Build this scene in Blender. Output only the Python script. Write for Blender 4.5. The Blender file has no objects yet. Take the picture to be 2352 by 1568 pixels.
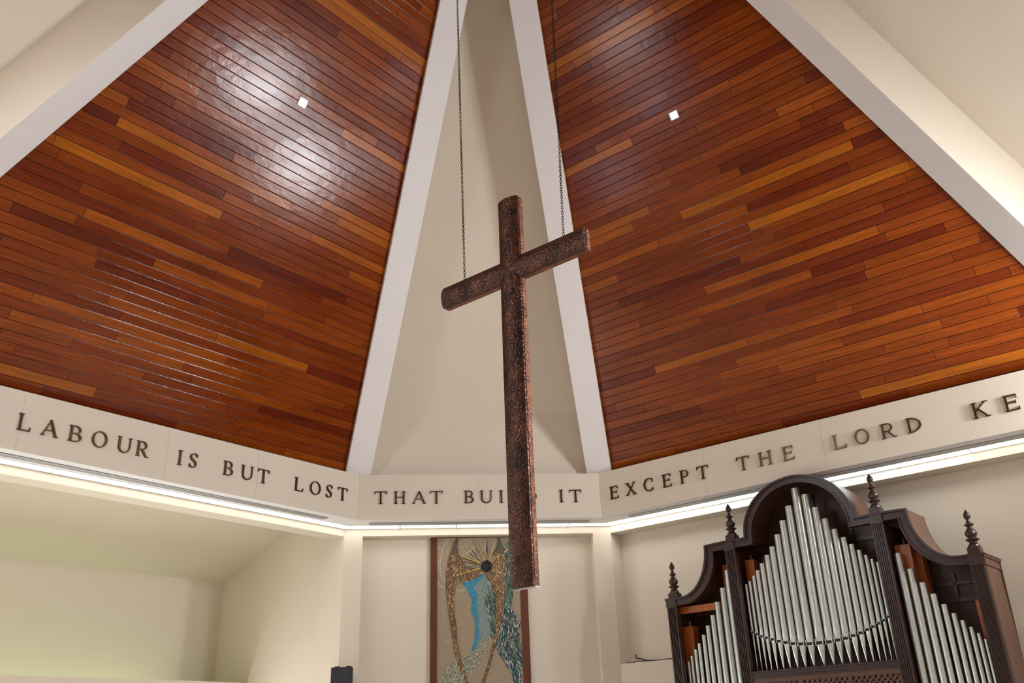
import bpy, bmesh, math, random
from math import sin, cos, pi, sqrt, floor
from mathutils import Vector, Matrix

random.seed(7)
SC = bpy.context.scene
COL = SC.collection
Z0 = 5.2                     # height of the underside of the lettered ring beam above the floor

# ------------------------------------------------------------------ camera
cam_d = bpy.data.cameras.new('camera'); cam = bpy.data.objects.new('camera', cam_d); COL.objects.link(cam)
cam_d.sensor_width = 36.0
cam_d.lens = 36.0 * 2038.978 / 2352
cam_d.clip_end = 200
_R = Vector((0.9950541, -0.0934363, -0.0337195)); _U = Vector((-0.0081072, -0.4147112, 0.9099170)); _F = Vector((0.0990031, 0.9051432, 0.4134176))
cam.matrix_world = Matrix(((_R.x, _U.x, -_F.x, -1.02665), (_R.y, _U.y, -_F.y, -15.36183), (_R.z, _U.z, -_F.z, -3.6112 + Z0), (0, 0, 0, 1)))
SC.camera = cam

# ------------------------------------------------------------------ world, exposure
w = bpy.data.worlds.new('world'); SC.world = w; w.use_nodes = True
w.node_tree.nodes['Background'].inputs[0].default_value = (0.75, 0.85, 1.0, 1)
w.node_tree.nodes['Background'].inputs[1].default_value = 0.4
SC.view_settings.view_transform = 'Standard'
SC.view_settings.look = 'None'
SC.view_settings.gamma = 1.0
SC.view_settings.exposure = -0.85
SC.view_settings.use_curve_mapping = False

STRIP = 5.0      # luminous ceiling panels
WIN_R = 265.0     # daylight windows, right transept
WIN_L = 20.0      # left transept
FILL_B = 2.0      # added fill panes behind the camera
def area_lamp(name, loc, target, sx, sy, power, color):
    d = bpy.data.lights.new(name, 'AREA'); d.shape = 'RECTANGLE'; d.size = sx; d.size_y = sy; d.energy = power; d.color = color
    o = bpy.data.objects.new(name, d); COL.objects.link(o); o.location = loc
    o.rotation_euler = (Vector(target) - Vector(loc)).to_track_quat('-Z', 'Y').to_euler()
    return o

# ------------------------------------------------------------------ plan geometry
PHI = 1.01184828
C1 = Vector((-2.13582, 0, 0)); C2 = Vector((2.13582, 0, 0))
C0 = Vector((-7.92975, -5.72402, 0)); C3 = Vector((7.92975, -5.72402, 0))
dR = Vector((0.711385, -0.702802, 0)); nR = Vector((0.702802, 0.711385, 0))
dL = Vector((-0.711385, -0.702802, 0)); nL = Vector((-0.702802, 0.711385, 0))
def PR(u, n, z=0): v = C2 + dR * u + nR * n; return Vector((v.x, v.y, z + Z0))
def PL(u, n, z=0): v = C1 + dL * u + nL * n; return Vector((v.x, v.y, z + Z0))
def PC(u, n, z=0): return Vector((u, n, z + Z0))
def K(o, sgn):      # corner of centre bay and side bay at depth o
    x = (o - nR.y * o) / nR.x + C2.x
    return (sgn * x, o)

# ------------------------------------------------------------------ helpers
def V(x, y, z): return Vector((x, y, z))
class MB:
    def __init__(s): s.bm = bmesh.new(); s.mi = 0
    def face(s, vs):
        try: f = s.bm.faces.new(vs); f.material_index = s.mi; return f
        except ValueError: return None
    def poly(s, pts): return s.face([s.bm.verts.new(p) for p in pts])
    def prism(s, pts, vec):           # closed polygon pts swept by vec
        vec = Vector(vec); a = [s.bm.verts.new(p) for p in pts]; b = [s.bm.verts.new(Vector(p) + vec) for p in pts]
        s.face(a[::-1]); s.face(b); n = len(a)
        for i in range(n): s.face([a[i], a[(i + 1) % n], b[(i + 1) % n], b[i]])
        return s
    def plan(s, pts, z0, z1):         # plan polygon between heights (heights from ring beam underside)
        return s.prism([V(p[0], p[1], z0 + Z0) for p in pts], (0, 0, z1 - z0))
    def box(s, x0, x1, y0, y1, z0, z1):
        return s.prism([V(x0, y0, z0), V(x1, y0, z0), V(x1, y1, z0), V(x0, y1, z0)], (0, 0, z1 - z0))
    def strip(s, rings, closed=True, cap=False):   # loft rings of points
        vs = [[s.bm.verts.new(p) for p in r] for r in rings]; n = len(vs[0])
        for a, b in zip(vs, vs[1:]):
            for i in range(n if closed else n - 1):
                s.face([a[i], a[(i + 1) % n], b[(i + 1) % n], b[i]])
        if cap: s.face(vs[0][::-1]); s.face(vs[-1])
        return s
    def lathe(s, prof, cx=0, cy=0, seg=20, cap=True):
        rings = [[V(cx + r * cos(2 * pi * i / seg), cy + r * sin(2 * pi * i / seg), z) for i in range(seg)] for r, z in prof]
        return s.strip(rings, True, cap)
    def tube(s, pts, r, seg=8, cap=True):
        pts = [Vector(p) for p in pts]; rings = []
        up = V(0.13, 0.21, 1).normalized()
        for i, p in enumerate(pts):
            t = (pts[min(i + 1, len(pts) - 1)] - pts[max(i - 1, 0)]).normalized()
            if abs(t.dot(up)) > 0.95: up = V(1, 0.2, 0.1).normalized()
            a = t.cross(up).normalized(); b = t.cross(a)
            rr = r[i] if isinstance(r, (list, tuple)) else r
            rings.append([p + a * rr * cos(2 * pi * k / seg) + b * rr * sin(2 * pi * k / seg) for k in range(seg)])
        return s.strip(rings, True, cap)
    def obj(s, name, mats, parent=None, smooth=False, bevel=0, matrix=None):
        bmesh.ops.remove_doubles(s.bm, verts=s.bm.verts, dist=1e-6)
        bmesh.ops.recalc_face_normals(s.bm, faces=s.bm.faces)
        me = bpy.data.meshes.new(name); s.bm.to_mesh(me); s.bm.free()
        if not isinstance(mats, (list, tuple)): mats = [mats]
        for m in mats: me.materials.append(m)
        o = bpy.data.objects.new(name, me); COL.objects.link(o)
        if smooth:
            for p in me.polygons: p.use_smooth = True
            if smooth != 'all':
                me.set_sharp_from_angle(angle=math.radians(35))
        if bevel:
            b = o.modifiers.new('bevel', 'BEVEL'); b.width = bevel; b.segments = 2; b.limit_method = 'ANGLE'; b.angle_limit = math.radians(40)
        if matrix is not None: o.matrix_world = matrix
        if parent is not None: o.parent = parent
        return o
def tag(o, label, cat, group=None):
    o['label'] = label; o['category'] = cat
    if group: o['group'] = group
    return o
def struct(o, label=None, cat=None):
    o['kind'] = 'structure'
    if label: o['label'] = label; o['category'] = cat
    return o
def empty(name, loc=(0, 0, 0), rz=0):
    o = bpy.data.objects.new(name, None); COL.objects.link(o); o.location = loc; o.rotation_euler = (0, 0, rz); o.empty_display_size = 0.2
    return o
def dup(o, parent=None):
    c = o.copy(); COL.objects.link(c)
    if parent is not None: c.parent = parent
    for ch in list(o.children): dup(ch, c)
    return c

# ------------------------------------------------------------------ materials
def new_mat(name):
    m = bpy.data.materials.new(name); m.use_nodes = True; nt = m.node_tree
    return m, nt, nt.nodes, nt.links, nt.nodes['Principled BSDF']
def lk(nt, a, b): nt.links.new(a, b)
def plain(name, col, rough=0.6, metal=0.0, var=0.06, scale=6.0, bump=0.0, bscale=60.0, coat=0.0, spec=0.5):
    m, nt, N, L, b = new_mat(name)
    tc = N.new('ShaderNodeTexCoord'); nz = N.new('ShaderNodeTexNoise'); nz.inputs['Scale'].default_value = scale; nz.inputs['Detail'].default_value = 4
    lk(nt, tc.outputs['Object'], nz.inputs['Vector'])
    mr = N.new('ShaderNodeMapRange'); mr.inputs['To Min'].default_value = 1 - var; mr.inputs['To Max'].default_value = 1 + var
    lk(nt, nz.outputs['Fac'], mr.inputs['Value'])
    mx = N.new('ShaderNodeVectorMath'); mx.operation = 'SCALE'; mx.inputs[0].default_value = col; lk(nt, mr.outputs[0], mx.inputs['Scale'])
    lk(nt, mx.outputs[0], b.inputs['Base Color'])
    b.inputs['Roughness'].default_value = rough; b.inputs['Metallic'].default_value = metal
    b.inputs['Specular IOR Level'].default_value = spec
    b.inputs['Coat Weight'].default_value = coat; b.inputs['Coat Roughness'].default_value = 0.15
    if bump:
        n2 = N.new('ShaderNodeTexNoise'); n2.inputs['Scale'].default_value = bscale; n2.inputs['Detail'].default_value = 3
        lk(nt, tc.outputs['Object'], n2.inputs['Vector'])
        bp = N.new('ShaderNodeBump'); bp.inputs['Strength'].default_value = bump; bp.inputs['Distance'].default_value = 0.01
        lk(nt, n2.outputs['Fac'], bp.inputs['Height']); lk(nt, bp.outputs[0], b.inputs['Normal'])
    return m
def emit(name, col, strength):
    m, nt, N, L, b = new_mat(name)
    b.inputs['Base Color'].default_value = (*[min(c, 0.8) for c in col], 1); b.inputs['Roughness'].default_value = 0.4
    b.inputs['Emission Color'].default_value = (*col, 1); b.inputs['Emission Strength'].default_value = strength
    return m

def math_node(nt, op, a=None, b=None, c=None):
    n = nt.nodes.new('ShaderNodeMath'); n.operation = op
    for i, v in enumerate((a, b, c)):
        if v is None: continue
        if isinstance(v, (int, float)): n.inputs[i].default_value = v
        else: nt.links.new(v, n.inputs[i])
    return n.outputs[0]

def plank_mat():
    m, nt, N, L, b = new_mat('varnished_planks')
    tc = N.new('ShaderNodeTexCoord'); sp = N.new('ShaderNodeSeparateXYZ'); lk(nt, tc.outputs['Object'], sp.inputs[0])
    X, Y = sp.outputs[0], sp.outputs[1]
    W = 0.1425
    yr = math_node(nt, 'DIVIDE', Y, W); row = math_node(nt, 'FLOOR', yr); fy = math_node(nt, 'FRACT', yr)
    wn = N.new('ShaderNodeTexWhiteNoise'); wn.noise_dimensions = '1D'; lk(nt, row, wn.inputs['W'])
    wn2 = N.new('ShaderNodeTexWhiteNoise'); wn2.noise_dimensions = '1D'; lk(nt, math_node(nt, 'ADD', row, 77.3), wn2.inputs['W'])
    ln = math_node(nt, 'MULTIPLY_ADD', wn2.outputs['Value'], 1.8, 1.5)
    xs = math_node(nt, 'ADD', math_node(nt, 'DIVIDE', X, ln), math_node(nt, 'MULTIPLY', wn.outputs['Value'], 13.7))
    col = math_node(nt, 'FLOOR', xs); fx = math_node(nt, 'FRACT', xs)
    cb = N.new('ShaderNodeCombineXYZ'); lk(nt, row, cb.inputs[0]); lk(nt, col, cb.inputs[1])
    wb = N.new('ShaderNodeTexWhiteNoise'); wb.noise_dimensions = '2D'; lk(nt, cb.outputs[0], wb.inputs['Vector'])
    cr = N.new('ShaderNodeValToRGB'); e = cr.color_ramp.elements
    e[0].position = 0.0; e[0].color = (0.105, 0.011, 0.002, 1)
    e[1].position = 1.0; e[1].color = (0.38, 0.11, 0.005, 1)
    for p_, c_ in ((0.06, (0.130, 0.016, 0.002)), (0.20, (0.165, 0.025, 0.002)), (0.80, (0.235, 0.046, 0.003)), (0.93, (0.29, 0.066, 0.004)), (0.98, (0.33, 0.085, 0.005))):
        k = cr.color_ramp.elements.new(p_); k.color = (*c_, 1)
    lk(nt, wb.outputs['Value'], cr.inputs[0])
    # grain, shifted per board
    mp = N.new('ShaderNodeCombineXYZ'); lk(nt, math_node(nt, 'MULTIPLY_ADD', wb.outputs['Value'], 31.0, math_node(nt, 'MULTIPLY', X, 0.9)), mp.inputs[0])
    lk(nt, math_node(nt, 'MULTIPLY', Y, 17.0), mp.inputs[1])
    g = N.new('ShaderNodeTexNoise'); g.inputs['Scale'].default_value = 1.6; g.inputs['Detail'].default_value = 5; g.inputs['Roughness'].default_value = 0.6; g.inputs['Distortion'].default_value = 0.6
    lk(nt, mp.outputs[0], g.inputs['Vector'])
    gr = N.new('ShaderNodeMapRange'); gr.inputs['From Min'].default_value = 0.25; gr.inputs['From Max'].default_value = 0.75; gr.inputs['To Min'].default_value = 0.62; gr.inputs['To Max'].default_value = 1.38
    lk(nt, g.outputs['Fac'], gr.inputs['Value'])
    mpd = N.new('ShaderNodeTexNoise'); mpd.inputs['Scale'].default_value = 0.8; mpd.inputs['Detail'].default_value = 3
    mps = N.new('ShaderNodeMapping'); mps.inputs['Scale'].default_value = (1.0, 3.0, 1); lk(nt, tc.outputs['Object'], mps.inputs['Vector']); lk(nt, mps.outputs[0], mpd.inputs['Vector'])
    tone = math_node(nt, 'MULTIPLY', gr.outputs[0], math_node(nt, 'MULTIPLY_ADD', mpd.outputs['Fac'], 0.5, 0.75))
    # gaps
    ed = math_node(nt, 'MINIMUM', fy, math_node(nt, 'SUBTRACT', 1.0, fy))
    gy = math_node(nt, 'LESS_THAN', ed, 0.032)
    exd = math_node(nt, 'MULTIPLY', math_node(nt, 'MINIMUM', fx, math_node(nt, 'SUBTRACT', 1.0, fx)), ln)
    gx = math_node(nt, 'LESS_THAN', exd, 0.0035)
    gap = math_node(nt, 'MAXIMUM', gy, gx)
    mul = N.new('ShaderNodeVectorMath'); mul.operation = 'SCALE'; lk(nt, cr.outputs[0], mul.inputs[0])
    lk(nt, math_node(nt, 'MULTIPLY', tone, math_node(nt, 'MULTIPLY_ADD', gap, -0.85, 1.0)), mul.inputs['Scale'])
    lk(nt, mul.outputs[0], b.inputs['Base Color'])
    rn = N.new('ShaderNodeMapRange'); rn.inputs['To Min'].default_value = 0.11; rn.inputs['To Max'].default_value = 0.25
    lk(nt, mpd.outputs['Fac'], rn.inputs['Value']); lk(nt, rn.outputs[0], b.inputs['Roughness'])
    b.inputs['Specular IOR Level'].default_value = 0.28
    # bump: chamfered gaps, rippled varnish, cupped boards
    ch = N.new('ShaderNodeMapRange'); ch.inputs['From Max'].default_value = 0.06; lk(nt, ed, ch.inputs['Value'])
    rip = N.new('ShaderNodeTexNoise'); rip.inputs['Scale'].default_value = 5.0; rip.inputs['Detail'].default_value = 3
    lk(nt, mp.outputs[0], rip.inputs['Vector'])
    rip2 = N.new('ShaderNodeTexNoise'); rip2.inputs['Scale'].default_value = 5.0; rip2.inputs['Detail'].default_value = 6; rip2.inputs['Roughness'].default_value = 0.62; lk(nt, tc.outputs['Object'], rip2.inputs['Vector'])
    h = math_node(nt, 'ADD', math_node(nt, 'MULTIPLY', ch.outputs[0], 0.8), math_node(nt, 'ADD', math_node(nt, 'MULTIPLY', rip.outputs['Fac'], 0.10), math_node(nt, 'MULTIPLY', rip2.outputs['Fac'], 1.1)))
    h = math_node(nt, 'ADD', h, math_node(nt, 'MULTIPLY', wb.outputs['Value'], 0.25))
    bp = N.new('ShaderNodeBump'); bp.inputs['Strength'].default_value = 0.55; bp.inputs['Distance'].default_value = 0.006
    lk(nt, h, bp.inputs['Height']); lk(nt, bp.outputs[0], b.inputs['Normal'])
    return m

def copper_mat(name, dark, light, cell, strength, metal=0.75, rough=0.38):
    m, nt, N, L, b = new_mat(name)
    tc = N.new('ShaderNodeTexCoord')
    vo = N.new('ShaderNodeTexVoronoi'); vo.feature = 'SMOOTH_F1'; vo.inputs['Smoothness'].default_value = 0.6; vo.inputs['Scale'].default_value = cell; lk(nt, tc.outputs['Object'], vo.inputs['Vector'])
    nz = N.new('ShaderNodeTexNoise'); nz.inputs['Scale'].default_value = 5.5; nz.inputs['Detail'].default_value = 6; nz.inputs['Roughness'].default_value = 0.65; lk(nt, tc.outputs['Object'], nz.inputs['Vector'])
    cr = N.new('ShaderNodeValToRGB'); e = cr.color_ramp.elements; e[0].position = 0.36; e[0].color = (*dark, 1); e[1].position = 0.68; e[1].color = (*light, 1)
    lk(nt, nz.outputs['Fac'], cr.inputs[0]); lk(nt, cr.outputs[0], b.inputs['Base Color'])
    b.inputs['Metallic'].default_value = metal; b.inputs['Roughness'].default_value = rough
    bp = N.new('ShaderNodeBump'); bp.inputs['Strength'].default_value = strength; bp.inputs['Distance'].default_value = 0.01
    lk(nt, vo.outputs['Distance'], bp.inputs['Height']); lk(nt, bp.outputs[0], b.inputs['Normal'])
    return m

def wood_mat(name, c0, c1, rough=0.38, gs=(6, 6, 0.7), coat=0.2):
    m, nt, N, L, b = new_mat(name)
    tc = N.new('ShaderNodeTexCoord'); mp = N.new('ShaderNodeMapping'); mp.inputs['Scale'].default_value = gs; lk(nt, tc.outputs['Object'], mp.inputs['Vector'])
    nz = N.new('ShaderNodeTexNoise'); nz.inputs['Scale'].default_value = 3.0; nz.inputs['Detail'].default_value = 6; nz.inputs['Distortion'].default_value = 0.8; lk(nt, mp.outputs[0], nz.inputs['Vector'])
    cr = N.new('ShaderNodeValToRGB'); e = cr.color_ramp.elements; e[0].position = 0.3; e[0].color = (*c0, 1); e[1].position = 0.75; e[1].color = (*c1, 1)
    lk(nt, nz.outputs['Fac'], cr.inputs[0]); lk(nt, cr.outputs[0], b.inputs['Base Color'])
    b.inputs['Roughness'].default_value = rough; b.inputs['Coat Weight'].default_value = coat; b.inputs['Coat Roughness'].default_value = 0.2
    return m

CREAM = plain('cream_plaster', (0.74, 0.662, 0.552), 0.75, var=0.025, scale=1.6, bump=0.05, bscale=35, spec=0.3)
RIBM = plain('white_painted_rib', (0.83, 0.795, 0.79), 0.7, var=0.015, scale=1.2, spec=0.3)
SOFF = plain('white_soffit_paint', (0.85, 0.84, 0.84), 0.7, var=0.015, spec=0.3)
FLOORM = plain('pale_stone_floor', (0.80, 0.74, 0.66), 0.4, var=0.05, scale=2)
PLANK = plank_mat()
BRONZE = plain('aged_bronze', (0.105, 0.062, 0.026), 0.28, metal=0.9, var=0.25, scale=14)
COPPER = copper_mat('dark_hammered_copper', (0.022, 0.0095, 0.0065), (0.135, 0.050, 0.026), 40, 0.9, metal=0.5, rough=0.36)
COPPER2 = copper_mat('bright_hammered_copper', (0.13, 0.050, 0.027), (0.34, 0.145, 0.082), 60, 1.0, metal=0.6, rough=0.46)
EDGE = plain('lit_rim_metal', (0.72, 0.68, 0.68), 0.4, metal=0.5, var=0.2, scale=40)
IRON = plain('black_iron', (0.018, 0.016, 0.015), 0.45, metal=0.6)
GROOVE = plain('black_joint_and_shade', (0.01, 0.008, 0.008), 0.6)
TIN = plain('brushed_tin', (0.60, 0.65, 0.63), 0.34, metal=0.88, var=0.05, scale=90, bump=0.02, bscale=200)
TINF = plain('polished_tin_foot', (0.62, 0.65, 0.64), 0.22, metal=0.9, var=0.06)
TINL = plain('pale_tin_lip', (0.60, 0.65, 0.64), 0.45, metal=0.6, var=0.05)
SLOT = plain('dark_mouth_slot', (0.012, 0.012, 0.012), 0.6)
MAHOG = wood_mat('dark_mahogany', (0.022, 0.0085, 0.007), (0.055, 0.021, 0.017), 0.32)
MAHOG2 = wood_mat('mid_mahogany', (0.085, 0.036, 0.020), (0.15, 0.066, 0.038), 0.42)
INNER = wood_mat('case_interior_wood', (0.040, 0.014, 0.008), (0.075, 0.024, 0.012), 0.5)
PINE = wood_mat('orange_varnished_pine', (0.36, 0.085, 0.012), (0.50, 0.135, 0.020), 0.35)
FRAMEM = wood_mat('red_brown_frame', (0.088, 0.017, 0.003), (0.13, 0.029, 0.005), 0.65, coat=0.0)
BLACK = plain('black_speaker_vinyl', (0.016, 0.017, 0.02), 0.55, bump=0.1, bscale=150)
GRILLE = plain('black_speaker_mesh', (0.022, 0.024, 0.03), 0.7, bump=0.4, bscale=260)
CABLE = plain('black_rubber_cable', (0.012, 0.012, 0.012), 0.5)
VENTM = plain('grey_vent_aluminium', (0.52, 0.51, 0.52), 0.45, metal=0.4)
VENTD = plain('dark_vent_gap', (0.16, 0.16, 0.165), 0.7)
EM_PANEL = emit('lit_panel_white', (1.0, 0.965, 0.90), STRIP)
EM_PANEL_COOL = emit('lit_panel_cool', (0.74, 0.93, 1.0), STRIP * 1.8)
EM_PANEL_R = emit('lit_panel_right', (1.0, 0.97, 0.92), STRIP * 2.0)
EM_PANEL_WARM = emit('lit_panel_warm', (1.0, 0.94, 0.82), STRIP * 1.5)
EM_SPOT = emit('lit_square', (1.0, 0.97, 0.88), 1.4)
EM_WR = emit('daylight_pane_right', (0.92, 0.96, 1.0), WIN_R)
EM_WL = emit('daylight_pane_left', (0.74, 0.78, 1.0), WIN_L)
EM_FB = emit('fill_pane_rear', (1.0, 0.95, 0.88), FILL_B)

# ================================================================== STRUCTURE
ZF = -Z0
o_ = 0.66
K1, K2 = K(o_, -1), K(o_, 1)
UEND = 8.14
def xy(v): return (v.x, v.y)
# floor
struct(MB().plan([(-14, -20), (14, -20), (14, 5), (-14, 5)], ZF - 0.1, ZF).obj('floor', FLOORM), 'pale stone floor of the chapel', 'floor')

# lettered ring beam (three fascias)
def fascia(name, a, b, ia, ib, label):
    return struct(MB().plan([a, b, ib, ia], 0.004, 0.8).obj(name, CREAM), label, 'fascia')
k1, k2 = K(0.12, -1), K(0.12, 1)
fascia('trim_1', xy(C1), xy(C2), k1, k2, 'cream fascia beam over the mosaic panel')
fascia('trim_2', xy(C1), xy(C0), k1, xy(PL(UEND, 0.12)), 'cream fascia beam on the left side')
fascia('trim_3', xy(C2), xy(C3), k2, xy(PR(UEND, 0.12)), 'cream fascia beam above the organ')
# fine panel joints in the fascia
mb = MB()
for u in (3.636, 5.689, 2.08): mb.plan([xy(PL(u - .004, -.001)), xy(PL(u + .004, -.001)), xy(PL(u + .004, .002)), xy(PL(u - .004, .002))], 0.003, 0.797)
for u in (2.089, 4.101): mb.plan([xy(PR(u - .004, -.001)), xy(PR(u + .004, -.001)), xy(PR(u + .004, .002)), xy(PR(u - .004, .002))], 0.003, 0.797)
for u in (-0.046, 0.075): mb.plan([(u - .003, -.001), (u + .003, -.001), (u + .003, .002), (u - .003, .002)], 0.003, 0.797)
JOINT = plain('plaster_joint', (0.60, 0.53, 0.44), 0.8)
struct(mb.obj('trim_4', JOINT), 'hairline panel joints of the fascia beam', 'joint')

# soffit behind the fascia
mb = MB()
mb.plan([xy(C1), xy(C2), K2, K1], 0.0, 0.004)
mb.plan([xy(C1), K1, xy(PL(UEND, o_)), xy(C0)], 0.0, 0.004)
mb.plan([xy(C2), K2, xy(PR(UEND, o_)), xy(C3)], 0.0, 0.004)
struct(mb.obj('ceiling', SOFF), 'white soffit strip under the fascia beam', 'soffit')

LB = -0.135
# front wall: two piers, lintel and shallow niche
mb = MB()
jr = Vector((K2[0], K2[1], 0)) + nR * 0.5
mb.plan([(2.082, o_), K2, xy(jr), (2.082, 1.3)], ZF, 0.0)
jl = Vector((K1[0], K1[1], 0)) + nL * 0.30
mb.plan([(-2.082, o_), K1, xy(jl), (-2.082, 1.3)], ZF, 0.0)
mb.plan([(-2.082, o_), (2.082, o_), (2.082, 1.1), (-2.082, 1.1)], LB, 0.0)
mb.plan([(-2.082, 0.90), (2.082, 0.90), (2.082, 1.05), (-2.082, 1.05)], ZF, LB)
struct(mb.obj('wall_front', CREAM), 'cream front wall with a shallow niche between two piers', 'wall')
# right wall
mb = MB()
uk = -0.271
mb.plan([xy(PR(uk, 1.0)), xy(PR(UEND, 1.0)), xy(PR(UEND, 1.12)), xy(PR(uk - .2, 1.12))], -2.40, 0.06)
mb.plan([xy(PR(uk, o_)), xy(PR(UEND, o_)), xy(PR(UEND, 1.12)), xy(PR(uk, 1.12))], ZF, -2.40)
mb.plan([xy(PR(uk, o_)), xy(PR(UEND, o_)), xy(PR(UEND, 1.12)), xy(PR(uk, 1.12))], LB, 0.0)
struct(mb.obj('wall_right', CREAM), 'cream right wall with a ledge behind the organ', 'wall')
# left wall: lintel, deep bay with sloping ceiling
mb = MB()
mb.plan([xy(PL(uk, o_)), xy(PL(UEND, o_)), xy(PL(UEND, 1.0)), xy(PL(uk, 1.0))], LB, 0.9)
# near jamb (ends on a slanting edge)
mb.prism([PL(uk, n, z) for n, z in ((o_, ZF), (3.23, ZF), (3.23, -2.40), (2.15, 0.12), (1.78, 0.98), (o_, 0.98))], -dL * 0.12)
mb.prism([PL(uk - .055, n, z) for n, z in ((o_ + .3, ZF), (4.5, ZF), (4.5, 0.98), (o_ + .3, 0.98))], -dL * 0.12)
# back wall of the bay and sill wall
mb.plan([xy(PL(uk - .1, 4.39)), xy(PL(UEND + .3, 4.39)), xy(PL(UEND + .3, 4.5)), xy(PL(uk - .1, 4.5))], ZF, -0.35)
mb.plan([xy(PL(uk - .1, 3.23)), xy(PL(UEND + .3, 3.23)), xy(PL(UEND + .3, 3.33)), xy(PL(uk - .1, 3.33))], ZF, -2.40)
# end wall
mb.plan([xy(PL(UEND, -0.0)), xy(PL(UEND, 4.5)), xy(PL(UEND + .15, 4.5)), xy(PL(UEND + .15, 0.0))], ZF, 1.0)
struct(mb.obj('wall_left', CREAM), 'cream left wall with a deep bay behind a lintel', 'wall')
EM_SILL = emit('sill_fill_pane', (0.97, 1.0, 1.0), 11.0)  # unseen glowing panes added to brighten the jamb of the left bay
for j, (u0, u1) in enumerate(((1.0, 3.0), (3.3, 5.3), (5.6, 7.6))):
    struct(MB().plan([xy(PL(u0, 3.20)), xy(PL(u1, 3.20)), xy(PL(u1, 3.225)), xy(PL(u0, 3.225))], -4.4, -2.75).obj('window_%d' % (7 + j), EM_SILL), 'added fill light pane under the sill of the left bay', 'window')
mb = MB()
mb.prism([PL(uk - .1, n, z) for n, z in ((0.95, 0.79), (4.5, -0.495), (4.5, -0.395), (0.95, 0.89))], dL * (UEND + .4))
struct(mb.obj('ceiling', CREAM), 'sloping cream ceiling of the left bay', 'ceiling')

# timber facets of the roof, local x along the beam, local y up the slope
def facet(name, origin, d, nout, sgn, pts, mat, gap=0.16, label=''):
    nin = -nout
    up = (nin * cos(PHI) + V(0, 0, sin(PHI))).normalized()
    N = (nout * sin(PHI) + V(0, 0, cos(PHI))).normalized()
    org = Vector((origin.x, origin.y, 0.918 + Z0)) + N * gap
    M = Matrix(((d.x, up.x, N.x, org.x), (d.y, up.y, N.y, org.y), (d.z, up.z, N.z, org.z), (0, 0, 0, 1)))
    mb = MB(); mb.prism([V(x, y, 0) for x, y in pts], (0, 0, 0.05))
    return struct(mb.obj(name, mat, matrix=M), label, 'ceiling')
FP = [(-0.13, -0.55), (8.40, -0.55), (2.95, 12.0)]
facet('ceiling', C1, dL, nL, 1, FP, PLANK, label='left timber ceiling of red brown planks')
facet('ceiling', C2, dR, nR, 1, FP, PLANK, label='right timber ceiling of red brown planks')
APEX = V(0, -6.55, 11.0)
# rear timber facets and rear plaster facet close the roof
C5 = V(-7.93, -10.0, 0); C6 = V(-2.14, -13.1, 0); C7 = V(2.14, -13.1, 0); C8 = V(7.93, -10.0, 0)
mb = MB()
for a, b in ((C5, C6), (C7, C8)):
    mb.prism([V(a.x, a.y, 0.8 + Z0), V(b.x, b.y, 0.8 + Z0), APEX + V(0, 0, Z0)], (0, 0, 0.06))
struct(mb.obj('ceiling', PLANK), 'timber ceiling behind the viewer', 'ceiling')
mb = MB(); mb.prism([V(C6.x, C6.y, 0.8 + Z0), V(C7.x, C7.y, 0.8 + Z0), APEX + V(0, 0, Z0)], (0, 0, 0.06))
struct(mb.obj('ceiling', CREAM), 'plaster roof panel behind the viewer', 'ceiling')

# ribs: line at ring corner, direction D, soffit width .45
HW = 0.2261
RIBS = [(C1, V(0.338823, -0.940850, 1.450766)), (C2, V(-0.338823, -0.940850, 1.450766)),
        (C0, V(0.994280, -0.106808, 1.238661)), (C3, V(-0.994280, -0.106808, 1.238661)),
        (C5, V(7.93, 3.45, 9.88).normalized()), (C8, V(-7.93, 3.45, 9.88).normalized())]
for i, (c, D) in enumerate(RIBS):
    Dn = D.normalized(); t = V(-D.y, D.x, 0).normalized(); N = Dn.cross(t); N = N if N.z > 0 else -N
    B = V(c.x, c.y, 0.918 + Z0)
    T = (10.6 - 0.918) / Dn.z
    a = B - Dn * 0.14; b = B + Dn * T
    mb = MB(); mb.prism([a - t * HW, a + t * HW, a + t * HW + N * 1.0, a - t * HW + N * 1.0], b - a)
    mb.bm.normal_update()
    for f_ in mb.bm.faces:
        if abs(f_.calc_center_median().dot(N) - a.dot(N)) > 0.01: f_.material_index = 1
    struct(mb.obj('trim_%d' % (5 + i), [RIBM, CREAM], bevel=0.006), ['white roof rib left of the centre panel', 'white roof rib right of the centre panel', 'broad white roof rib at upper left', 'broad white roof rib at upper right', 'roof rib at rear left', 'roof rib at rear right'][i], 'roof rib')

# plaster roof panels between rib pairs, recessed
mb = MB()
zc = 2.03; yw = 0.268
def zpl(y): return 2.44 - 1.542 * y
mb.prism([V(-2.6, yw, 0.6 + Z0), V(2.6, yw, 0.6 + Z0), V(2.6, yw, zc + Z0), V(-2.6, yw, zc + Z0)], (0, 0.12, 0))
ya = -2.55
nrm = V(0, 1.542, 1).normalized()
mb.prism([V(-2.6, yw, zc + Z0), V(2.6, yw, zc + Z0), V(1.9, ya, zpl(ya) + Z0), V(-1.9, ya, zpl(ya) + Z0)], nrm * 0.12)
yb = -7.0
mb.prism([V(-1.9, ya, zpl(ya) + Z0), V(1.9, ya, zpl(ya) + Z0), V(1.4, yb, zpl(yb) + 0.12 + Z0), V(-1.4, yb, zpl(yb) + 0.12 + Z0)], nrm * 0.12)
struct(mb.obj('ceiling', CREAM), 'tall cream plaster roof panel behind the cross', 'ceiling')
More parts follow.
